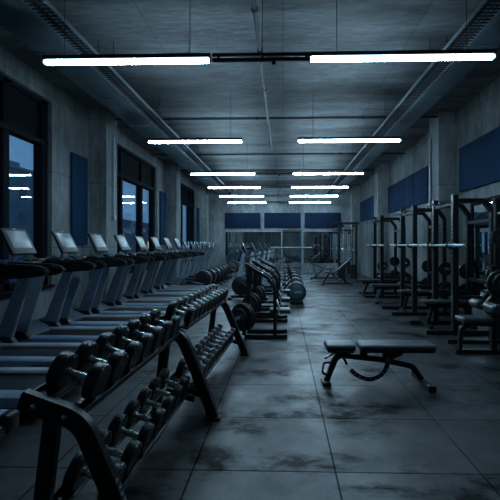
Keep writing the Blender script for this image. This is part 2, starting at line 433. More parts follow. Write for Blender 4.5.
def pipe(name, path, r, mat, lb, fit=()):
    t = thing(name, lb, 'pipe', path[0])
    o = Vector(path[0])
    pts = [Vector(p)-o for p in path]
    up = (0, 1, 0) if abs((pts[-1]-pts[0]).z) > .5 else (0, 0, 1)
    MB().tube(pts, r, 10, up).build('run', mat, t)
    d = (pts[-1]-pts[0]); ax = 'XYZ'[max(range(3), key=lambda i: abs(d[i]))]
    for u in fit:
        MB().cyl(pts[0].lerp(pts[-1], u), r*1.45, r*2.2, ax, 12).build('coupling', mat, t)
    return t
pipe('ceiling_pipe', [(-.35, YF+.02, ZC-.18), (-.35, 12.0, ZC-.18)], .03, M['pipe'], 'dark pipe running lengthwise along the middle of the ceiling', [.42, .53, .6, .7, .85])
for y, lb in [(9.46, 'dark pipe crossing the ceiling, nearest of the crossing pipes'), (13.2, 'dark pipe crossing the ceiling, middle of the crossing pipes'), (16.0, 'dark pipe crossing the ceiling, farthest of the crossing pipes')]:
    pipe('ceiling_pipe', [(XL+.02, y, ZC-.1), (XR-.02, y, ZC-.1)], .03, M['pipe'], lb, [.2, .45, .75])
pipe('conduit', [(XL+.43, 9.3, 2.2), (XL+.43, 9.3, 4.1)], .022, M['conduit'], 'thin steel conduit down the first left concrete column', [.5])
tag(MB().box((XL+.435, 9.3, 2.14), (.06, .09, .12), .008).build('junction_box', M['conduit']), 'small steel box at the foot of the left conduit', 'electrical box')
pipe('conduit', [(XR-.43, 9.82, 0.02), (XR-.43, 9.82, 4.1)], .028, M['conduit'], 'bright steel conduit up the nearest right concrete column', [.3, .7])
pipe('conduit', [(XR-.44, 20.95, 0.02), (XR-.44, 20.95, 4.1)], .04, M['conduit'], 'steel conduit up the far right corner column', [.4])
pipe('conduit', [(XL+.44, 21.0, 0.02), (XL+.44, 21.0, 4.1)], .03, M['conduit'], 'steel conduit up the far left corner column', [.4])

# ------------------------------------------------------------------ outside
struct(MB().span((-160, -60, -.6), (XL-.31, 200, -.3)).build('ground', M['ground'], smooth=False))
def building(lb, x0, x1, y0, y1, h, litset, nx):
    t = thing('apartment_building', lb, 'building', (x1, (y0+y1)/2, -.3), 0, 'buildings across the street')
    W = y1-y0
    MB().span((x0-x1, -W/2, 0), (0, W/2, h)).build('facade', M['facade'], t, False)
    MB().span((x0-x1-.2, -W/2-.2, h), (.2, W/2+.2, h+.35)).build('parapet', M['facade'], t, False)
    if h > 8: MB().span((-5, -2, h+.35), (-2.5, 1.5, h+1.6)).build('roof_hut', M['facade'], t, False)
    nf = int(h//2.9); n = 0
    fr = None
    for f in range(nf):
        for i in range(nx):
            y = -W/2+(i+.5)*W/nx; z = 1.2+f*2.9
            o = MB().span((-.03, y-.65, z), (.04, y+.65, z+1.4)).build('window', M['lit'] if n in litset else M['farwin'], t, False); n += 1
    ns = 3                                              # the end wall that faces this way
    for f in range(nf):
        for i in range(ns):
            x = (x0-x1)*(i+.5)/ns; z = 1.2+f*2.9
            MB().span((x-.7, -W/2-.04, z), (x+.7, -W/2+.03, z+1.4)).build('window', M['farwin'], t, False)
building('grey apartment block with few lit windows outside the nearest window', -44, -30, 34, 60, 10.3, {9, 20}, 8)
building('low apartment block on the skyline outside the middle window', -46, -32, 74, 104, 6.6, {5}, 8)
building('distant pale block outside the nearest window, left of mullion', -70, -52, 20, 40, 13.5, {12}, 6)
wd = bpy.data.worlds.new('dusk'); bpy.context.scene.world = wd; wd.use_nodes = True
nt = wd.node_tree; bg = nt.nodes['Background']
tc = nt.nodes.new('ShaderNodeTexCoord'); sp = nt.nodes.new('ShaderNodeSeparateXYZ'); rp_ = nt.nodes.new('ShaderNodeValToRGB')
nt.links.new(tc.outputs['Generated'], sp.inputs[0]); nt.links.new(sp.outputs['Z'], rp_.inputs['Fac']); nt.links.new(rp_.outputs['Color'], bg.inputs['Color'])
rp_.color_ramp.elements[0].position = 0.; rp_.color_ramp.elements[0].color = (.075, .16, .27, 1)
rp_.color_ramp.elements[1].position = .6; rp_.color_ramp.elements[1].color = (.04, .11, .24, 1)
bg.inputs['Strength'].default_value = 1.9

# ------------------------------------------------------------------ dumbbells and their racks
TILT = R(17)
def make_dumbbell(rad, th, gap):
    t = thing('dumbbell', '', 'dumbbell')
    g = gap/2
    MB().lathe([(-g-.012, 0), (-g-.012, .021), (-g+.012, .023), (-g+.016, .0165), (-g*.4, .0185), (0, .0195), (g*.4, .0185), (g-.016, .0165), (g-.012, .023), (g+.012, .021), (g+.012, 0)],
               'X', 16, Matrix.Translation((0, 0, rad))).build('handle', M['steel'], t)
    for s in (-1, 1):
        prof = [(0, 0), (0, .035), (0, rad*.88), (.002, rad*.95), (.007, rad*.99), (.012, rad), (th-.012, rad), (th-.006, rad*.99), (th-.0015, rad*.955), (th, rad*.90), (th, rad*.80), (th-.004, rad*.77), (th-.004, 0)]
        prof = [(s*(g+a), r) for a, r in prof]
        h = MB().lathe(prof, 'X', 32, Matrix.Translation((0, 0, rad))).build('head', M['rubber'], t)
        fx = s*(g+th-.004)
        mk = MB().lathe([(fx-.002*s, 0), (fx-.002*s, rad*.72), (fx+.001*s, rad*.72), (fx+.001*s, 0)], 'X', 28, Matrix.Translation((0, 0, rad))).ink(M['ring'])
        for q in range(14):
            a = 2*PI*q/14
            if q % 7 in (0, 6): continue
            rot = Matrix.Rotation(a, 3, 'X')
            mk.box(rot @ Vector((fx+.0012*s, 0, rad*.6))+Vector((0, 0, rad)), (.001, rad*.13, rad*.08), 0, rot)
        mk.build('face_disc', M['face'], h)
    return t
def make_rack(name, label, group, loc, rz, length, drop, up, lo, mark=False):
    """up / lo: (x, z) of the tier plane under the dumbbell row"""
    t = thing(name, label, 'dumbbell rack', loc, rz, group)
    ys = [0, length]
    for y in ys:
        path = fillet([(-1.175, y, .803), (-.905, y, .712), (-.79, y, .45), (-.62, y, .02)], .17, 8)
        fr = MB().bar(path, .06, .088, .010, (0, 0, 1))
        fr.build('end_frame', M['black'], t)
        MB().bar([(-1.035, y, .73), (-1.12, y, .02)], .05, .075, .008, (1, 0, 0)).build('rear_leg', M['black'], t)
        MB().box((-.62, y, .0125), (.12, .08, .025), .004).build('foot', M['black'], t)
        MB().box((-1.12, y, .0125), (.12, .08, .025), .004).build('foot', M['black'], t)
        dx, dz = math.cos(TILT), -math.sin(TILT)
        P = Vector((lo[0], y, lo[1]-.035))
        MB().bar([P+Vector((-.14*dx, 0, -.14*dz)), P+Vector((.19*dx, 0, .19*dz))], .05, .05, .006, (0, 0, 1)).build('tier_arm', M['black'], t)
        sgn = -1 if y == 0 else 1
        for bx, bz in ((-1.105, .782), (-.965, .736)):
            MB().lathe([(0, .013), (.006*sgn, .013), (.010*sgn, .008), (.010*sgn, 0)], 'Y', 14, Matrix.Translation((bx, y+.0295*sgn, bz))).build('bolt', M['steel'], t)
    rot = Matrix.Rotation(TILT, 3, 'Y')
    for (cx, cz) in (up, lo):
        for s in (-1, 1):
            c = Vector((cx, length/2, cz))+rot @ Vector((s*.09, 0, -.006))
            r = MB().box(c, (.075, length-.05, .012), .003, rot)
            c2 = Vector((cx, length/2, cz))+rot @ Vector((s*.131, 0, .008))
            r.box(c2, (.008, length-.05, .04), .002, rot)
            r.build('tier_rail', M['black'], t)
        n = max(2, int(length/.4))
        for k in range(n):
            y = .12+(length-.24)*k/(n-1)
            c = Vector((cx, y, cz))+rot @ Vector((0, 0, -.021))
            MB().box(c, (.24, .03, .016), .003, rot).build('cross_strap', M['grey'], t)
    if mark:                                            # worn vertical lettering on the front leg
        d = Vector((-.62+.79, 0, .02-.45)).normalized()
        nrm = Vector((-d.z, 0, d.x))
        rr = Matrix((nrm, Vector((0, 1, 0)), d)).transposed()
        mk = MB(); rnd = random.Random(3)
        for q in range(11):
            c = Vector((-.79, 0, .45))+d*(.02+q*.030)+nrm*.0445
            for z in range(3):
                mk.box(c+d*(rnd.uniform(-.009, .009)), (.0015, rnd.uniform(.012, .026), .004), 0, rr)
            mk.box(c+Vector((0, rnd.choice((-.011, .011)), 0)), (.0015, .004, .018), 0, rr)
        mk.build('lettering', M['mark'], t, False)
    return t
def fill(rack_loc, rz, y0, step, n, tier, proto, where, group):
    c, s = math.cos(rz), math.sin(rz)
    for k in range(n):
        x, y = tier[0], y0+k*step
        loc = (rack_loc[0]+c*x-s*y, rack_loc[1]+s*x+c*y, rack_loc[2]+tier[1])
        lab = 'round black dumbbell, %s from near end, %s' % (ORD[k], where)
        proto.place(lab, 'dumbbell', loc, (random.uniform(-.5, .5)*0, TILT, rz), group)
UP, LO = (-1.045, .760), (-.965, .262)
UQ, LQ = (-.985, .790), (-.89, .262)
make_rack('dumbbell_rack', 'black two tier dumbbell rack nearest the camera with bolted arched end frame', 'dumbbell racks', (0, 1.76, 0), R(-.8), 1.66, 0, UP, LO, True)
make_rack('dumbbell_rack', 'black two tier dumbbell rack farther along, ending beside the aisle machines', 'dumbbell racks', (0, 3.49, 0), R(-3), 1.91, 0, UQ, LQ)
P1 = Proto(make_dumbbell(.0925, .059, .122)); P2 = Proto(make_dumbbell(.082, .062, .118))
fill((0, 1.76, 0), R(-.8), .195, .222, 7, UP, P1, 'upper tier of nearest rack', 'dumbbells on upper tier of nearest rack')
fill((0, 1.76, 0), R(-.8), .195, .222, 7, LO, P1, 'lower tier of nearest rack', 'dumbbells on lower tier of nearest rack')
fill((0, 3.49, 0), R(-3), .17, .18, 10, UQ, P2, 'upper tier of farther rack', 'dumbbells on upper tier of farther rack')
fill((0, 3.49, 0), R(-3), .17, .18, 10, LQ, P2, 'lower tier of farther rack', 'dumbbells on lower tier of farther rack')

# ------------------------------------------------------------------ treadmills
def console(root, cx, cz, w=.40, h=.36, lean=R(26), th=.04):
    """screen facing +x, top leaning to -x"""
    rot = Matrix.Rotation(-lean, 3, 'Y')
    c = MB().box((cx, 0, cz), (th, w, h), .016, rot, 3).build('console', M['bezel'], root)
    n = rot @ Vector((1, 0, 0)); u = rot @ Vector((0, 0, 1))
    mk = MB().box(Vector((cx, 0, cz))+n*(th/2)+u*.022, (.004, w*.76, h*.66), .0015, rot).ink(M['mark'])
    for dy, dz, ww in ((.0, .05, .11), (.01, .0, .07)):
        k = 5
        for i in range(k):
            mk.box(Vector((cx, 0, cz))+n*(th/2+.0024)+u*dz+Vector((0, dy-ww/2+ww*(i+.5)/k, 0)), (.001, ww/k*.7, .008), 0, rot)
    mk.build('screen', M['screen'], c)
    MB().box(Vector((cx, 0, cz))+n*(th/2)+u*(h/2-.012), (.003, .05, .008), 0, rot).build('badge', M['pale'], c, False)
    return c
def make_treadmill():
    t = thing('treadmill', '', 'treadmill')
    MB().box((.12, 0, .10), (1.78, .60, .10), .02).build('base_frame', M['dark'], t)
    MB().box((.22, 0, .172), (1.56, .52, .03), .006).build('running_belt', M['belt'], t)
    for s in (-1, 1):
        r = MB().prism([(s*.26, .12), (s*.26, .215), (s*.275, .228), (s*.37, .228), (s*.40, .205), (s*.40, .12)], 'X', -.55, .98)
        mk = r.ink(M['dark']); rnd = random.Random(5)
        for q in range(8):
            mk.box((.30+q*.026, s*.4005, .158), (.017, .002, .018*rnd.uniform(.6, 1)), 0)
        ro = r.build('side_rail', M['rail'], t)
        MB().box((.215, s*.257, .199), (1.5, .009, .020), .002).build('edging', M['orange'], ro)
        MB().box((1.0, s*.33, .15), (.10, .15, .15), .03, None, 3).build('end_cap', M['dark'], t)
        # lean: base near the wall, top towards the user
        p = MB().prism([(-.70, .17), (-.47, .17), (-.16, 1.20), (-.30, 1.20)], 'Y', s*.37-.032, s*.37+.032, .012)
        p.build('upright', M['grey'], t)
        MB().prism([(-.80, .20), (-.38, .20), (-.45, .30), (-.72, .32)], 'Y', s*.37-.05, s*.37+.05, .01).build('upright_shoe', M['dark'], t)
        MB().prism([(-.34, 1.15), (-.34, 1.30), (-.05, 1.315), (.54, 1.29), (.66, 1.25), (.66, 1.195), (.56, 1.165), (0, 1.13)], 'Y', s*.37-.045, s*.37+.045, .018).build('handrail', M['dark'], t)
    MB().tube([(.98, -.40, .12), (.98, .40, .12)], .055, 16).build('rear_roller', M['dark'], t)
    MB().prism([(-1.0, .03), (-1.0, .22), (-.93, .29), (-.75, .325), (-.58, .27), (-.48, .19), (-.48, .03)], 'Y', -.40, .40, .02).build('motor_cover', M['grey'], t)
    MB().prism([(-.36, 1.14), (-.36, 1.28), (-.25, 1.33), (-.05, 1.30), (.02, 1.22), (-.05, 1.15)], 'Y', -.34, .34, .02).build('dashboard', M['dark'], t)
    for s in (-1, 1):
        MB().tube([(-.10, s*.13, 1.27), (-.10, s*.10, 1.42)], .022, 8, (0, 1, 0)).build('console_arm', M['grey'], t)
        MB().tube([(.0, s*.26, 1.29), (.13, s*.30, 1.36), (.27, s*.30, 1.31)], .014, 8, (0, 0, 1)).build('grip', M['steel'], t)
    MB().box((.03, 0, 1.335), (.10, .16, .05), .012, Matrix.Rotation(R(25), 3, 'Y')).build('keypad', M['bezel'], t)
    MB().box((.05, .2, 1.315), (.06, .07, .03), .008).build('key', M['orange'], t)
    console(t, -.11, 1.54, .46, .35)
    for x in (-.85, .9):
        for y in (-.25, .25): MB().cyl((x, y, .028), .035, .056).build('levelling_foot', M['dark'], t)
    return t
TP = Proto(make_treadmill())
for i in range(-2, 8):
    y = 4.77+1.05*i
    lab = {-2: 'grey treadmill nearest the camera, only its rear deck showing beyond the rack', -1: 'second nearest grey treadmill, its deck showing behind the first dumbbells'}.get(i)
    if lab is None: lab = 'grey treadmill facing the windows, its console %s' % ('leftmost and largest in view' if i == 0 else ORD[i]+' from the left')
    TP.place(lab, 'treadmill', (-3.1, y, 0), (0, 0, 0), 'treadmills facing the windows')

# ------------------------------------------------------------------ ellipticals
def make_elliptical():
    t = thing('elliptical_trainer', '', 'elliptical trainer')
    MB().bar([(-.75, 0, .06), (.75, 0, .06)], .10, .08, .01).build('base_beam', M['dark'], t)
    for x in (-.75, .72): MB().box((x, 0, .04), (.08, .56, .08), .015).build('stabiliser', M['dark'], t)
    MB().lathe([(-.11, 0), (-.11, .22), (-.09, .27), (.09, .27), (.11, .22), (.11, 0)], 'Y', 28, Matrix.Translation((.40, 0, .38))).build('flywheel_housing', M['black'], t)
    MB().lathe([(-.012, 0), (-.012, .17), (.012, .17), (.012, 0)], 'Y', 24, Matrix.Translation((.40, -.118, .38))).build('crank_disc', M['dark'], t)
    MB().bar([(-.52, 0, .08), (-.22, 0, 1.32)], .09, .12, .02, (1, 0, 0)).build('mast', M['grey'], t)
    for s in (-1, 1):
        MB().tube(fillet([(-.42, s*.25, .45), (-.30, s*.27, 1.0), (-.02, s*.27, 1.35), (-.06, s*.25, 1.62)], .2), .019, 8, (0, 1, 0)).build('moving_handle', M['steel'], t)
        MB().bar([(-.42, s*.2, .42), (.42, s*.2, .30+.1*s)], .05, .05, .01).build('pedal_arm', M['grey'], t)
        MB().box((.02, s*.2, .40+.03*s), (.36, .14, .05), .02).build('foot_pedal', M['dark'], t)
    MB().tube([(-.34, -.26, .95), (-.34, .26, .95)], .018, 8).build('pivot_axle', M['dark'], t)
    MB().tube([(-.22, -.2, 1.3), (-.10, -.2, 1.36), (-.10, .2, 1.36), (-.22, .2, 1.3)], .016, 8).build('fixed_grip', M['dark'], t)
    console(t, -.20, 1.48, .36, .30)
    return t
EP = Proto(make_elliptical())
for i in range(6):
    EP.place('dark elliptical trainer, %s from the treadmills, in the row by the far windows' % ORD[i], 'elliptical trainer', (-3.05, 13.3+.93*i, 0), (0, 0, 0), 'ellipticals by the far windows')
# recumbent bike in the far corner
def make_recumbent(label, loc):
    t = thing('recumbent_bike', label, 'exercise bike', loc, 0, 'recumbent bikes near the back wall')
    MB().bar([(-.7, 0, .08), (.7, 0, .08)], .12, .08, .01).build('base_beam', M['grey'], t)
    for x in (-.68, .66): MB().box((x, 0, .04), (.09, .5, .08), .015).build('stabiliser', M['dark'], t)
    MB().lathe([(-.10, 0), (-.10, .24), (-.08, .28), (.08, .28), (.10, .24), (.10, 0)], 'Y', 26, Matrix.Translation((-.38, 0, .42))).build('flywheel_housing', M['dark'], t)
    MB().bar([(-.42, 0, .6), (-.34, 0, 1.1)], .07, .08, .01, (1, 0, 0)).build('mast', M['dark'], t)
    MB().box((.36, 0, .46), (.40, .42, .08), .03).build('seat', M['vinyl'], t)
    MB().box((.62, 0, .78), (.08, .40, .52), .03, Matrix.Rotation(R(14), 3, 'Y')).build('backrest', M['vinyl'], t)
    MB().bar([(.42, 0, .1), (.42, 0, .44)], .08, .08, .01, (1, 0, 0)).build('seat_post', M['dark'], t)
    for s in (-1, 1): MB().box((-.1, s*.18, .40+.1*s), (.12, .1, .03), .008).build('foot_pedal', M['dark'], t)
    MB().tube([(-.38, -.2, .40), (-.1, -.18, .30)], .014, 8).build('crank', M['steel'], t)
    console(t, -.33, 1.16, .32, .24)
make_recumbent('dark recumbent bike left of two by the back wall', (-2.15, 18.9, 0))
make_recumbent('dark recumbent bike right of two by the back wall', (-2.0, 20.2, 0))

# ------------------------------------------------------------------ bikes in the middle
def make_bike():
    t = thing('exercise_bike', '', 'exercise bike')
    MB().bar([(-.5, 0, .08), (.5, 0, .08)], .08, .07, .01).build('base_beam', M['dark'], t)
    for x in (-.5, .5): MB().box((x, 0, .04), (.08, .46, .08), .015).build('stabiliser', M['dark'], t)
    MB().lathe([(-.07, 0), (-.07, .22), (-.05, .26), (.05, .26), (.07, .22), (.07, 0)], 'Y', 26, Matrix.Translation((-.20, 0, .38))).build('flywheel_housing', M['dark'], t)
    MB().bar([(-.36, 0, .1), (-.13, 0, 1.28)], .08, .10, .015, (1, 0, 0)).build('mast', M['rail'], t)
    MB().bar([(.12, 0, .3), (.27, 0, .92)], .06, .07, .01, (1, 0, 0)).build('seat_post', M['grey'], t)
    MB().bar([(-.2, 0, .3), (.16, 0, .38), (.42, 0, .1)], .07, .07, .01).build('frame_tube', M['grey'], t)
    MB().prism([(.12, -.03), (.20, -.05), (.32, -.12), (.40, -.10), (.42, 0), (.40, .10), (.32, .12), (.20, .05), (.12, .03)], 'Z', .92, .99, .015).build('saddle', M['vinyl'], t)
    MB().tube(fillet([(.10, -.22, 1.20), (-.10, -.22, 1.16), (-.15, 0, 1.14), (-.10, .22, 1.16), (.10, .22, 1.20)], .08), .017, 8).build('handlebar', M['rubber'], t)
    for s in (-1, 1):
        MB().bar([(-.02, s*.10, .34), (-.02+.12*s, s*.10, .34-.12*s)], .02, .03, .004).build('crank', M['steel'], t)
        MB().box((-.02+.12*s, s*.16, .34-.12*s), (.10, .09, .03), .008).build('pedal', M['dark'], t)
    console(t, -.12, 1.43, .38, .32)
    return t
BP = Proto(make_bike())
for i, (x, y) in enumerate([(-.95, 11.0), (-.80, 12.4), (-.66, 13.8), (-.54, 15.2), (-.42, 16.6)]):
    BP.place('upright exercise bike with tilted console, %s in the middle row from the camera' % ORD[i], 'exercise bike', (x, y, 0), (0, 0, 0), 'exercise bikes in the middle row')

# ------------------------------------------------------------------ rowing machines, flywheels towards the aisle
def make_rower():
    t = thing('rowing_machine', '', 'rowing machine')
    n = MB()
    n.lathe([(-.15, 0), (-.15, .19), (-.13, .235), (-.09, .25), (.16, .25), (.20, .225), (.22, .17), (.22, 0)], 'Y', 36, Matrix.Translation((0, 0, .30)))
    n.build('flywheel_housing', M['dark'], t)
    d = MB().lathe([(-.158, 0), (-.158, .185), (-.15, .20), (-.145, .20), (-.145, 0)], 'Y', 36, Matrix.Translation((0, 0, .30))).build('cover_disc', M['teal'], t)
    mk = MB(); mk.box((.03, -.1585, .30), (.17, .002, .055), .002); mk.ink(M['bezel'])
    for q in range(6): mk.box((-.035+q*.026, -.160, .30), (.016, .001, .03))
    mk.build('label_plate', M['mark'], d, False)
    MB().box((0, .02, .04), (.34, .34, .08), .02).build('front_foot', M['black'], t)
    MB().bar([(-.10, .03, .42), (-1.05, .03, .36)], .07, .06, .01).build('slide_rail', M['rail'], t)
    MB().box((-1.03, .03, .165), (.05, .30, .33), .015).build('rear_leg', M['black'], t)
    MB().box((-.72, .03, .445), (.24, .28, .07), .03).build('sliding_seat', M['vinyl'], t)
    for s in (-1, 1): MB().box((-.30, .03+s*.13, .40), (.05, .11, .26), .012, Matrix.Rotation(R(30), 3, 'Y')).build('footplate', M['dark'], t)
    MB().tube([(-.26, -.22, .52), (-.26, .28, .52)], .016, 8).build('pull_handle', M['steel'], t)
    MB().bar([(-.08, .03, .5), (-.2, .03, .82)], .03, .04, .006, (1, 0, 0)).build('monitor_arm', M['dark'], t)
    MB().box((-.2, .03, .86), (.03, .18, .13), .01, Matrix.Rotation(-R(15), 3, 'Y')).build('monitor', M['bezel'], t)
    return t
RP = Proto(make_rower())
for i, (x, y) in enumerate([(.345, 10.3), (.36, 11.7), (.37, 13.1), (.37, 14.5), (.36, 15.9)]):
    RP.place('rowing machine with round flywheel housing beside the aisle, %s from the camera' % ORD[i], 'rowing machine', (x, y, 0), (0, 0, 0), 'rowing machines along the aisle')

# ------------------------------------------------------------------ plates, barbells
def make_plate(r, th=.045):
    t = thing('weight_plate', '', 'weight plate')
    h = th/2
    mk = MB().lathe([(-h, .028), (-h, .06), (-h*.55, .066), (-h*.55, r*.74), (-h, r*.80), (-h, r*.95), (-h*.6, r), (h*.6, r), (h, r*.95), (h, r*.80), (h*.55, r*.74), (h*.55, .066), (h, .06), (h, .028), (-h, .028)], 'Y', 36)
    mk.ink(M['ring'])
    MB().lathe([(-h-.002, .026), (-h-.002, .034), (h+.002, .034), (h+.002, .026), (-h-.002, .026)], 'Y', 20).build('hub_ring', M['steel'], t)
    for a in range(12):
        if a % 6 in (0, 5): continue
        rot = Matrix.Rotation(2*PI*a/12, 3, 'Y')
        mk.box(rot @ Vector((0, -h*.55-.001, r*.5)), (r*.13, .003, r*.10), 0, rot)
    mk.build('disc', M['plate'], t)
    return t
PL = {r: Proto(make_plate(r)) for r in (.22, .19, .15)}
def plate(r, loc, lab, rz=0., group='weight plates'):
    return PL[r].place(lab, 'weight plate', loc, (0, 0, rz), group)
def make_barbell():
    t = thing('barbell', '', 'barbell')
    MB().lathe([(-.66, 0), (-.66, .02), (.66, .02), (.66, 0)], 'Y', 14).build('shaft', M['barsteel'], t)
    for s in (-1, 1):
        MB().lathe([(s*.655, 0), (s*.655, .036), (s*.685, .036), (s*.685, .0245), (s*1.03, .0245), (s*1.035, .02), (s*1.035, 0)], 'Y', 18).build('sleeve', M['barsteel'], t)
    return t
BB = Proto(make_barbell())

# ------------------------------------------------------------------ power racks on the right
def make_power_rack(w, deep, h):
    t = thing('power_rack', '', 'power rack')
    for s in (-1, 1):
        y = s*w/2
        MB().bar([(-.48, y, .035), (deep+.12, y, .035)], .07, .07, .006).build('floor_bar', M['black'], t)
        hl = MB().bar([(0, y, .07), (0, y, h)], .095, .095, .006, (1, 0, 0)).ink(M['mark'])
        for k in range(24): hl.cyl((-.0485, y, .35+k*.075), .010, .004, 'X', 10, .001)
        hl.build('front_post', M['black'], t)
        hl = MB().bar(fillet([(.03, y, h-.10), (deep-.14, y, h-.10), (deep+.0, y, h-.28), (deep+.0, y, .07)], .07), .08, .09, .006, (0, 1, 0)).ink(M['mark'])
        for k in range(18): hl.cyl((deep-.0465, y, .35+k*.085), .010, .004, 'X', 10, .001)
        hl.build('top_arm', M['black'], t)
        j = MB(); j.box((-.065, y, 1.49), (.05, .09, .12), .008); j.box((-.105, y, 1.462), (.085, .07, .025), .006); j.box((-.142, y, 1.492), (.014, .07, .08), .004)
        j.build('bar_hook', M['dark'], t)
        MB().box((deep*.5, y, .62), (deep-.06, .05, .06), .006).build('safety_arm', M['dark'], t)
        MB().lathe([(-.05, 0), (-.05, .016), (.02, .016), (.02, 0)], 'X', 12, Matrix.Translation((-.05, y, .62))).build('safety_pin', M['steel'], t)
        sgn = s
        for z in (.55, 1.0):
            MB().lathe([(0, .024), (sgn*.19, .024), (sgn*.19, 0)], 'Y', 14, Matrix.Translation((deep, y+sgn*.03, z))).build('plate_peg', M['steel'], t)
    for z in (h-.14,): MB().bar([(0, -w/2, z), (0, w/2, z)], .06, .06, .006).build('front_crossbar', M['black'], t)
    MB().bar([(deep, -w/2, h-.42), (deep, w/2, h-.42)], .06, .06, .006).build('rear_crossbar', M['black'], t)
    MB().bar([(deep, -w/2, .86), (deep, w/2, .86)], .06, .06, .006).build('rear_crossbar', M['black'], t)
    for s in (-1, 1):
        MB().tube(fillet([(.04, s*w*.25, h-.13), (-.16, s*w*.25, h-.09), (-.22, s*w*.36, h-.16)], .05), .018, 8).build('pull_up_grip', M['steel'], t)
    return t
PR = Proto(make_power_rack(.86, .62, 2.34))
racks = [(2.88, 7.22, 'nearest'), (2.80, 9.03, 'second'), (2.80, 11.85, 'third')]
for i, (x, y, nm) in enumerate(racks):
    PR.place('tall black power rack on right side, %s from the camera' % nm, 'power rack', (x, y, 0), (0, 0, 0), 'power racks along the right wall')
    BB.place('steel barbell resting on hooks of the %s power rack on the right' % nm, 'barbell', (x-.105, y+.02, 1.4745+.02), (0, 0, 0), 'barbells on the racks')
    for s, side in ((-1, 'near'), (1, 'far')):
        for z, r, hi in ((.55, .19 if i else .22, 'lower'), (1.0, .15, 'upper')):
            zc = z-.024+.0 + .024 - .0
            for k in range(2 if hi == 'lower' else 1):
                yy = y+s*(.43+.03+.05+k*.055)
                rr = r if k == 0 else .15
                plate(rr, (x+.62, yy, z-.002), 'black iron plate on %s peg at %s side of %s power rack%s' % (hi, side, nm, ', outer one' if k else ''), 0, 'plates on the power racks')

def make_bench(name, label, loc, rz, length=1.15, light=False):
    t = thing(name, label, 'bench', loc, rz, 'flat benches in the racks')
    MB().box((0, 0, .465), (length, .26, .055), .02, None, 3).build('pad', M['vinyl'], t)
    MB().bar([(-length*.42, 0, .39), (length*.42, 0, .39)], .06, .06, .006).build('spine', M['black'], t)
    for s in (-1, 1):
        MB().bar([(s*length*.30, 0, .38), (s*length*.40, 0, .05)], .06, .06, .006, (0, 1, 0)).build('leg', M['steel'] if light else M['black'], t)
        MB().box((s*length*.405, 0, .03), (.07, .46, .06), .008).build('foot', M['black'], t)
    return t
make_bench('flat_bench', 'dark flat bench inside the nearest right power rack', (3.02, 7.40, 0), 0, .95)
make_bench('flat_bench', 'dark flat bench inside the second right power rack', (3.06, 9.03, 0), 0, .9)
make_bench('flat_bench', 'flat bench with bright steel slanted legs between second and third racks', (2.86, 10.42, 0), 0, 1.15, True)
make_bench('flat_bench', 'dark flat bench inside the third right power rack', (2.85, 11.85, 0), 0, 1.2)

# incline benches further back
def make_incline(label, loc, rz, up):
    t = thing('incline_bench', label, 'bench', loc, rz, 'incline benches at the back right')
    MB().bar([(-.55, 0, .05), (.55, 0, .05)], .06, .06, .006).build('spine', M['black'], t)
    for x in (-.55, .55): MB().box((x, 0, .03), (.07, .5, .06), .008).build('foot', M['black'], t)
    MB().bar([(-.50, 0, .06), (-.28, 0, .40)], .06, .06, .006, (0, 1, 0)).build('front_leg', M['black'], t)
    MB().bar([(.42, 0, .06), (.02, 0, .42)], .06, .06, .006, (0, 1, 0)).build('rear_leg', M['black'], t)
    MB().box((-.26, 0, .45), (.36, .27, .06), .02, Matrix.Rotation(R(8), 3, 'Y'), 3).build('seat', M['vinyl'], t)
    c, s = math.cos(up), math.sin(up)
    MB().box((-.06+.43*c, 0, .46+.43*s), (.84, .27, .06), .02, Matrix.Rotation(-up, 3, 'Y'), 3).build('backrest', M['vinyl'], t)
    MB().bar([(.30, 0, .08), (-.06+.55*c, 0, .43+.55*s)], .04, .04, .004, (0, 1, 0)).build('prop', M['black'], t)
make_incline('bench with raised backrest in front of the far cable machine', (2.02, 15.2, 0), 0, R(40))
make_incline('low angled bench behind the raised bench near back wall', (1.78, 17.7, 0), R(180), R(22))

# ------------------------------------------------------------------ cable machines and far rack
def make_cable(label, loc, rz, w, h):
    t = thing('cable_machine', label, 'cable machine', loc, rz, 'cable machines at the back right')
    for s in (-1, 1):
        x = s*w/2
        MB().bar([(x, -.28, .035), (x, .28, .035)], .07, .07, .006).build('floor_bar', M['black'], t)
        MB().bar([(x, .2, .07), (x, .2, h)], .08, .08, .006, (1, 0, 0)).build('post', M['black'], t)
        for q in (-.05, .05): MB().tube([(x-s*.14+q, .2, .07), (x-s*.14+q, .2, h-.05)], .012, 8, (1, 0, 0)).build('guide_rod', M['steel'], t)
        st = MB()
        for k in range(14): st.box((x-s*.14, .2, .10+k*.042), (.20, .12, .038), .004)
        st.build('weight_stack', M['plate'], t)
        MB().lathe([(-.015, 0), (-.015, .06), (-.008, .05), (.008, .05), (.015, .06), (.015, 0)], 'Y', 20, Matrix.Translation((x-s*.14, .12, h-.12))).build('pulley', M['dark'], t)
        MB().tube([(x-s*.14, .06, h-.17), (x-s*.14, .06, 1.35)], .005, 6, (1, 0, 0)).build('cable', M['steel'], t)
        MB().box((x-s*.14, .06, 1.30), (.12, .03, .1), .01).build('handle', M['steel'], t)
    MB().bar([(-w/2-.12, .2, h), (w/2+.12, .2, h)], .1, .1, .008).build('top_beam', M['black'], t)
    MB().bar([(-w/2-.3, .05, h-.03), (-w/2+.2, .2, h)], .06, .06, .008).build('beam_end', M['black'], t)
make_cable('tall black cable machine with weight stacks against far right wall', (2.75, 16.9, 0), 0, .72, 2.42)
make_cable('black cable machine in the far right corner beyond the other one', (3.0, 19.2, 0), 0, .62, 2.2)
t = thing('squat_rack', 'open black squat rack standing before the back mirror', 'power rack', (.47, 20.55, 0))
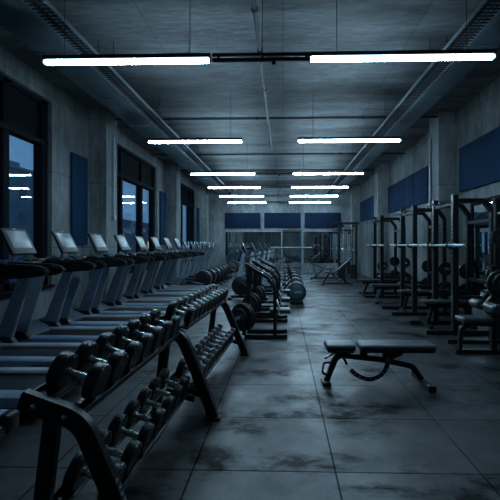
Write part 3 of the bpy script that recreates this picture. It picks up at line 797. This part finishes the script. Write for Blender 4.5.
for s in (-1, 1):
    x = s*.53
    for y, nm in ((-.4, 'front_post'), (.4, 'rear_post')):
        MB().bar([(x, y, .07), (x, y, 2.25)], .07, .07, .006, (1, 0, 0)).build(nm, M['grey'], t)
    MB().bar([(x, -.55, .035), (x, .5, .035)], .07, .07, .006).build('floor_bar', M['grey'], t)
    MB().bar([(x, -.43, 2.22), (x, .43, 2.22)], .07, .07, .006).build('top_bar', M['grey'], t)
    MB().box((x, -.47, 1.33), (.07, .09, .05), .008).build('bar_hook', M['dark'], t)
for y in (-.4, .4): MB().bar([(-.53, y, 2.22), (.53, y, 2.22)], .06, .06, .006).build('crossbar', M['black'], t)
MB().bar([(-.53, .4, .3), (.53, .4, .3)], .06, .06, .006).build('crossbar', M['black'], t)
b = BB.place('steel barbell racked before the back mirror', 'barbell', (.42, 20.075, 1.355+.02), (0, 0, R(90)), 'barbells on the racks')

# ------------------------------------------------------------------ plate tree, kettlebells by the far racks
t = thing('plate_tree', 'black plate storage tree by right wall beyond the third rack', 'plate rack', (3.35, 13.6, 0))
MB().bar([(-.3, 0, .03), (.3, 0, .03)], .06, .06, .006).build('floor_bar', M['black'], t)
MB().bar([(0, -.3, .031), (0, .3, .031)], .06, .06, .006).build('floor_bar', M['black'], t)
MB().bar([(0, 0, .06), (0, 0, 1.15)], .07, .07, .006, (1, 0, 0)).build('post', M['black'], t)
for z in (.35, .8):
    for s in (-1, 1): MB().lathe([(0, .024), (s*.22, .024), (s*.22, 0)], 'Y', 12, Matrix.Translation((0, s*.03, z))).build('peg', M['steel'], t)
for z, hi in ((.35, 'lower'), (.8, 'upper')):
    for s, sd in ((-1, 'near'), (1, 'far')):
        for k in range(2):
            plate(.19 if z < .5 else .15, (3.35, 13.6+s*(.075+.052*k), z-.002), 'iron plate on the plate tree, %s %s peg, %s' % (hi, sd, ('inner', 'outer')[k]), 0, 'plates on the plate tree')

# ------------------------------------------------------------------ plate machines in the aisle middle
def make_press():
    t = thing('plate_loaded_machine', '', 'weight machine')
    for y in (-.2, .2):
        MB().bar([(-.34, y, .03), (.33, y, .03)], .06, .06, .006).build('floor_bar', M['black'], t)
        MB().box((.31, y, .035), (.06, .075, .07), .006).build('foot_cap', M['dark'], t)
    for y in (-.2, .2):
        MB().bar(fillet([(-.30, y, 1.16), (.02, y, .98), (.14, y, .80), (.14, y, .05)], .16), .05, .065, .008, (0, 1, 0)).build('arched_frame', M['black'], t)
        MB().bar([(-.27, y, 1.14), (-.36, y, .05)], .05, .065, .008, (1, 0, 0)).build('rear_leg', M['black'], t)
        MB().tube([(-.34, y*1.0, 1.19), (-.22, y, 1.12)], .035, 10, (0, 1, 0)).build('end_grip', M['rubber'], t)
    for f in ((-.28, 1.145), (-.08, 1.03), (.07, .90)):
        MB().tube([(f[0], -.2, f[1]), (f[0], .2, f[1])], .018, 8).build('rung', M['steel'], t)
    MB().bar([(-.335, -.2, .36), (-.335, .2, .36)], .05, .05, .006).build('crossbar', M['black'], t)
    MB().bar([(.14, -.2, .36), (.14, .2, .36)], .05, .05, .006).build('crossbar', M['black'], t)
    MB().box((.22, 0, .42), (.34, .30, .07), .02, None, 3).build('seat', M['vinyl'], t)
    MB().bar([(-.33, 0, .36), (.14, 0, .36)], .05, .05, .006).build('spine', M['black'], t)
    d = Vector((-.55, -.83, 0)).normalized()
    MB().tube([Vector((-.30, -.21, .36)), Vector((-.30, -.21, .36))+d*.28], .024, 12).build('plate_horn', M['steel'], t)
    MB().tube([(.17, -.2, .62), (.21, -.26, .52), (.2, -.26, .40)], .016, 8, (0, 1, 0)).build('lever', M['steel'], t)
    return t
MP = Proto(make_press())
ang = math.atan2(-.55, .83)    # plate axis (its Y) along the horn
for i, (x, y) in enumerate([(-.27, 6.62), (-.25, 7.98), (-.22, 9.35)]):
    nm = ['nearest', 'middle', 'farthest'][i]
    MP.place('black plate loaded machine with arched frame in the middle aisle, %s of three' % nm, 'weight machine', (x, y, 0), (0, 0, 0), 'plate machines in the middle')
    d = Vector((-.55, -.83, 0)).normalized(); o = Vector((x-.30, y-.21, .358))
    for k in range(3 if i == 0 else 2):
        p = o+d*(.085+k*.055)
        plate((.22, .19, .15)[k] if i else (.22, .22, .15)[k], p, 'black round plate on horn of the %s middle aisle machine, %s' % (nm, ('innermost', 'second out', 'outermost')[k]), -ang if False else math.atan2(.83, .55)-PI/2, 'plates on the middle aisle machines')

# ------------------------------------------------------------------ adjustable bench in the foreground
t = thing('adjustable_bench', 'black adjustable flat bench standing alone on the open floor', 'bench', (1.04, 4.36, 0), R(1))
def pad(a, b, nm):
    p = MB().box(((a+b)/2, 0, .411), (b-a, .28, .074), .03, None, 4).build(nm, M['softpad'], t)
    MB().box(((a+b)/2, 0, .370), (b-a-.04, .24, .016), .003).build('backing_board', M['dark'], p)
pad(-.585, -.272, 'seat_pad'); pad(-.23, .572, 'backrest_pad')
MB().bar(fillet([(-.57, 0, .03), (-.455, 0, .315), (.02, 0, .265), (.355, 0, .195), (.455, 0, .05)], .10, 8), .06, .058, .008, (0, 1, 0)).build('main_frame', M['gun'], t)
MB().box((-.575, 0, .0175), (.09, .20, .035), .008).build('front_foot', M['gun'], t)
MB().box((.475, 0, .03), (.075, .50, .06), .008).build('rear_foot', M['gun'], t)
for s in (-1, 1): MB().box((.475, s*.248, .032), (.085, .03, .064), .008).build('rubber_cap', M['rubber'], t)
# perforated quarter-round adjuster
ctl = [Vector(p) for p in ((-.315, .165), (-.245, .105), (-.13, .062), (-.03, .085), (.045, .15), (.085, .25))]
arc = []
for k in range(21):
    u = k/20*5; i = min(4, int(u)); f = u-i
    p0, p1, p2, p3 = ctl[max(0, i-1)], ctl[i], ctl[i+1], ctl[min(5, i+2)]
    arc.append(tuple(.5*(2*p1+(p2-p0)*f+(2*p0-5*p1+4*p2-p3)*f*f+(3*p1-p0-3*p2+p3)*f**3)))
ao = MB().bar([(x, -.045, z) for x, z in arc], .046, .014, .003, (0, 1, 0)).ink(M['mark'])
for k in range(1, 20, 2): ao.cyl((arc[k][0], -.052, arc[k][1]), .009, .004, 'Y', 12, .001)
ao.build('adjuster_arc', M['gun'], t)
MB().cyl((.085, -.042, .275), .026, .03, 'Y', 20).build('pivot_bolt', M['orange'], t)
MB().prism([(.02, .27), (.12, .26), (.25, .32), (.24, .385), (.05, .385)], 'Y', -.03, .03, .006).build('pivot_bracket', M['gun'], t)
MB().box((-.17, 0, .345), (.08, .07, .10), .008).build('backrest_bracket', M['gun'], t)
MB().prism([(-.48, .30), (-.36, .29), (-.30, .385), (-.50, .385)], 'Y', -.03, .03, .006).build('seat_bracket', M['gun'], t)
MB().tube(fillet([(-.555, -.03, .10), (-.62, -.03, .12), (-.60, -.03, .235), (-.52, -.03, .235)], .03), .011, 8, (0, 1, 0)).build('carry_handle', M['gun'], t)
MB().tube([(-.46, -.04, .35), (-.595, -.04, .285)], .013, 10, (0, 1, 0)).build('seat_lever', M['steel'], t)
MB().tube([(-.40, -.04, .31), (-.355, -.04, .22)], .015, 10, (0, 1, 0)).build('pop_pin', M['gun'], t)

# ------------------------------------------------------------------ nearest machine at the right
t = thing('leg_machine', 'black seated leg machine with roller pads at the right edge', 'weight machine', (2.80, 5.75, 0))
MB().bar([(-.42, -.15, .03), (.75, -.15, .03)], .07, .06, .006).build('floor_bar', M['black'], t)
MB().bar([(-.30, .42, .03), (.75, .42, .03)], .07, .06, .006).build('floor_bar', M['black'], t)
MB().bar([(.62, -.15, .031), (.62, .42, .031)], .07, .06, .006).build('floor_bar', M['black'], t)
MB().box((-.16, -.15, .475), (.42, .30, .08), .03, None, 3).build('seat', M['vinyl'], t)
MB().bar(fillet([(-.36, -.15, .03), (-.34, -.15, .36), (-.20, -.15, .41), (.12, -.15, .41)], .10), .06, .06, .01, (0, 1, 0)).build('front_leg', M['black'], t)
MB().bar([(.10, -.15, .05), (.10, -.15, 1.22)], .075, .075, .008, (1, 0, 0)).build('upright', M['black'], t)
for y in (-.36, .06):
    MB().cyl((-.02, y, .66), .07, .26, 'Y', 24, .02).build('roller_pad', M['vinyl'], t)
MB().tube([(-.02, -.48, .66), (-.02, .18, .66)], .016, 10).build('roller_axle', M['steel'], t)
MB().bar([(-.02, -.15, .66), (.10, -.15, .80)], .05, .06, .006, (0, 1, 0)).build('lever_arm', M['black'], t)
MB().lathe([(0, .024), (-.26, .024), (-.26, 0)], 'Y', 14, Matrix.Translation((.13, -.18, .98))).build('plate_horn', M['steel'], t)
MB().lathe([(0, .024), (-.26, .024), (-.26, 0)], 'Y', 14, Matrix.Translation((.32, -.18, .62))).build('plate_horn', M['steel'], t)
MB().bar([(.32, -.15, .05), (.32, -.15, .70)], .06, .06, .006, (1, 0, 0)).build('rear_upright', M['black'], t)
plate(.19, (2.93, 5.46, .978), 'large black plate on top horn of the leg machine at right edge', 0, 'plates on the leg machine')
plate(.15, (2.93, 5.40, .978), 'smaller black plate in front on top horn of the leg machine', 0, 'plates on the leg machine')
plate(.22, (3.12, 5.46, .618), 'large black plate on lower horn of the leg machine at right edge', 0, 'plates on the leg machine')
# tall press tower behind it
t = thing('cable_tower', 'tall dark lat tower with angled handles at the right edge', 'weight machine', (3.38, 6.12, 0))
MB().bar([(-.12, .3, .03), (.45, .3, .03)], .07, .06, .006).build('floor_bar', M['black'], t)
MB().bar([(0, .3, .05), (0, .3, 2.2)], .075, .075, .008, (1, 0, 0)).build('post', M['black'], t)
MB().bar([(.42, .3, .05), (.42, .3, 2.2)], .075, .075, .008, (1, 0, 0)).build('post', M['black'], t)
MB().bar([(-.05, .3, 2.2), (.48, .3, 2.2)], .08, .08, .008).build('top_beam', M['black'], t)
MB().tube(fillet([(0, .28, 2.0), (-.02, .1, 2.0), (-.08, -.05, 1.86)], .06), .018, 8).build('angled_handle', M['steel'], t)
MB().lathe([(0, .024), (-.24, .024), (-.24, 0)], 'Y', 14, Matrix.Translation((0, .27, 1.62))).build('plate_horn', M['steel'], t)
st = MB()
for k in range(16): st.box((.21, .3, .10+k*.045), (.28, .14, .041), .004)
st.build('weight_stack', M['plate'], t)
for q in (.13, .29): MB().tube([(q, .3, .07), (q, .3, 2.17)], .012, 8, (1, 0, 0)).build('guide_rod', M['steel'], t)
plate(.15, (3.38, 6.30, 1.618), 'small black plate high on the lat tower at right edge', 0, 'plates on the lat tower')

# ------------------------------------------------------------------ camera and view
cam = bpy.data.cameras.new('camera'); co = bpy.data.objects.new('camera', cam); C.objects.link(co)
cam.sensor_width = 36; cam.lens = 28.8; cam.shift_x = -.0436; cam.shift_y = -.010
cam.clip_start = .05; cam.clip_end = 500
co.location = (0, 0, 1.5); co.rotation_euler = (PI/2, 0, R(1.6))
sc = bpy.context.scene
sc.camera = co
sc.view_settings.view_transform = 'Standard'; sc.view_settings.look = 'None'
sc.view_settings.exposure = 0.; sc.view_settings.gamma = 1.; sc.view_settings.use_curve_mapping = False
sc.cycles.use_denoising = True
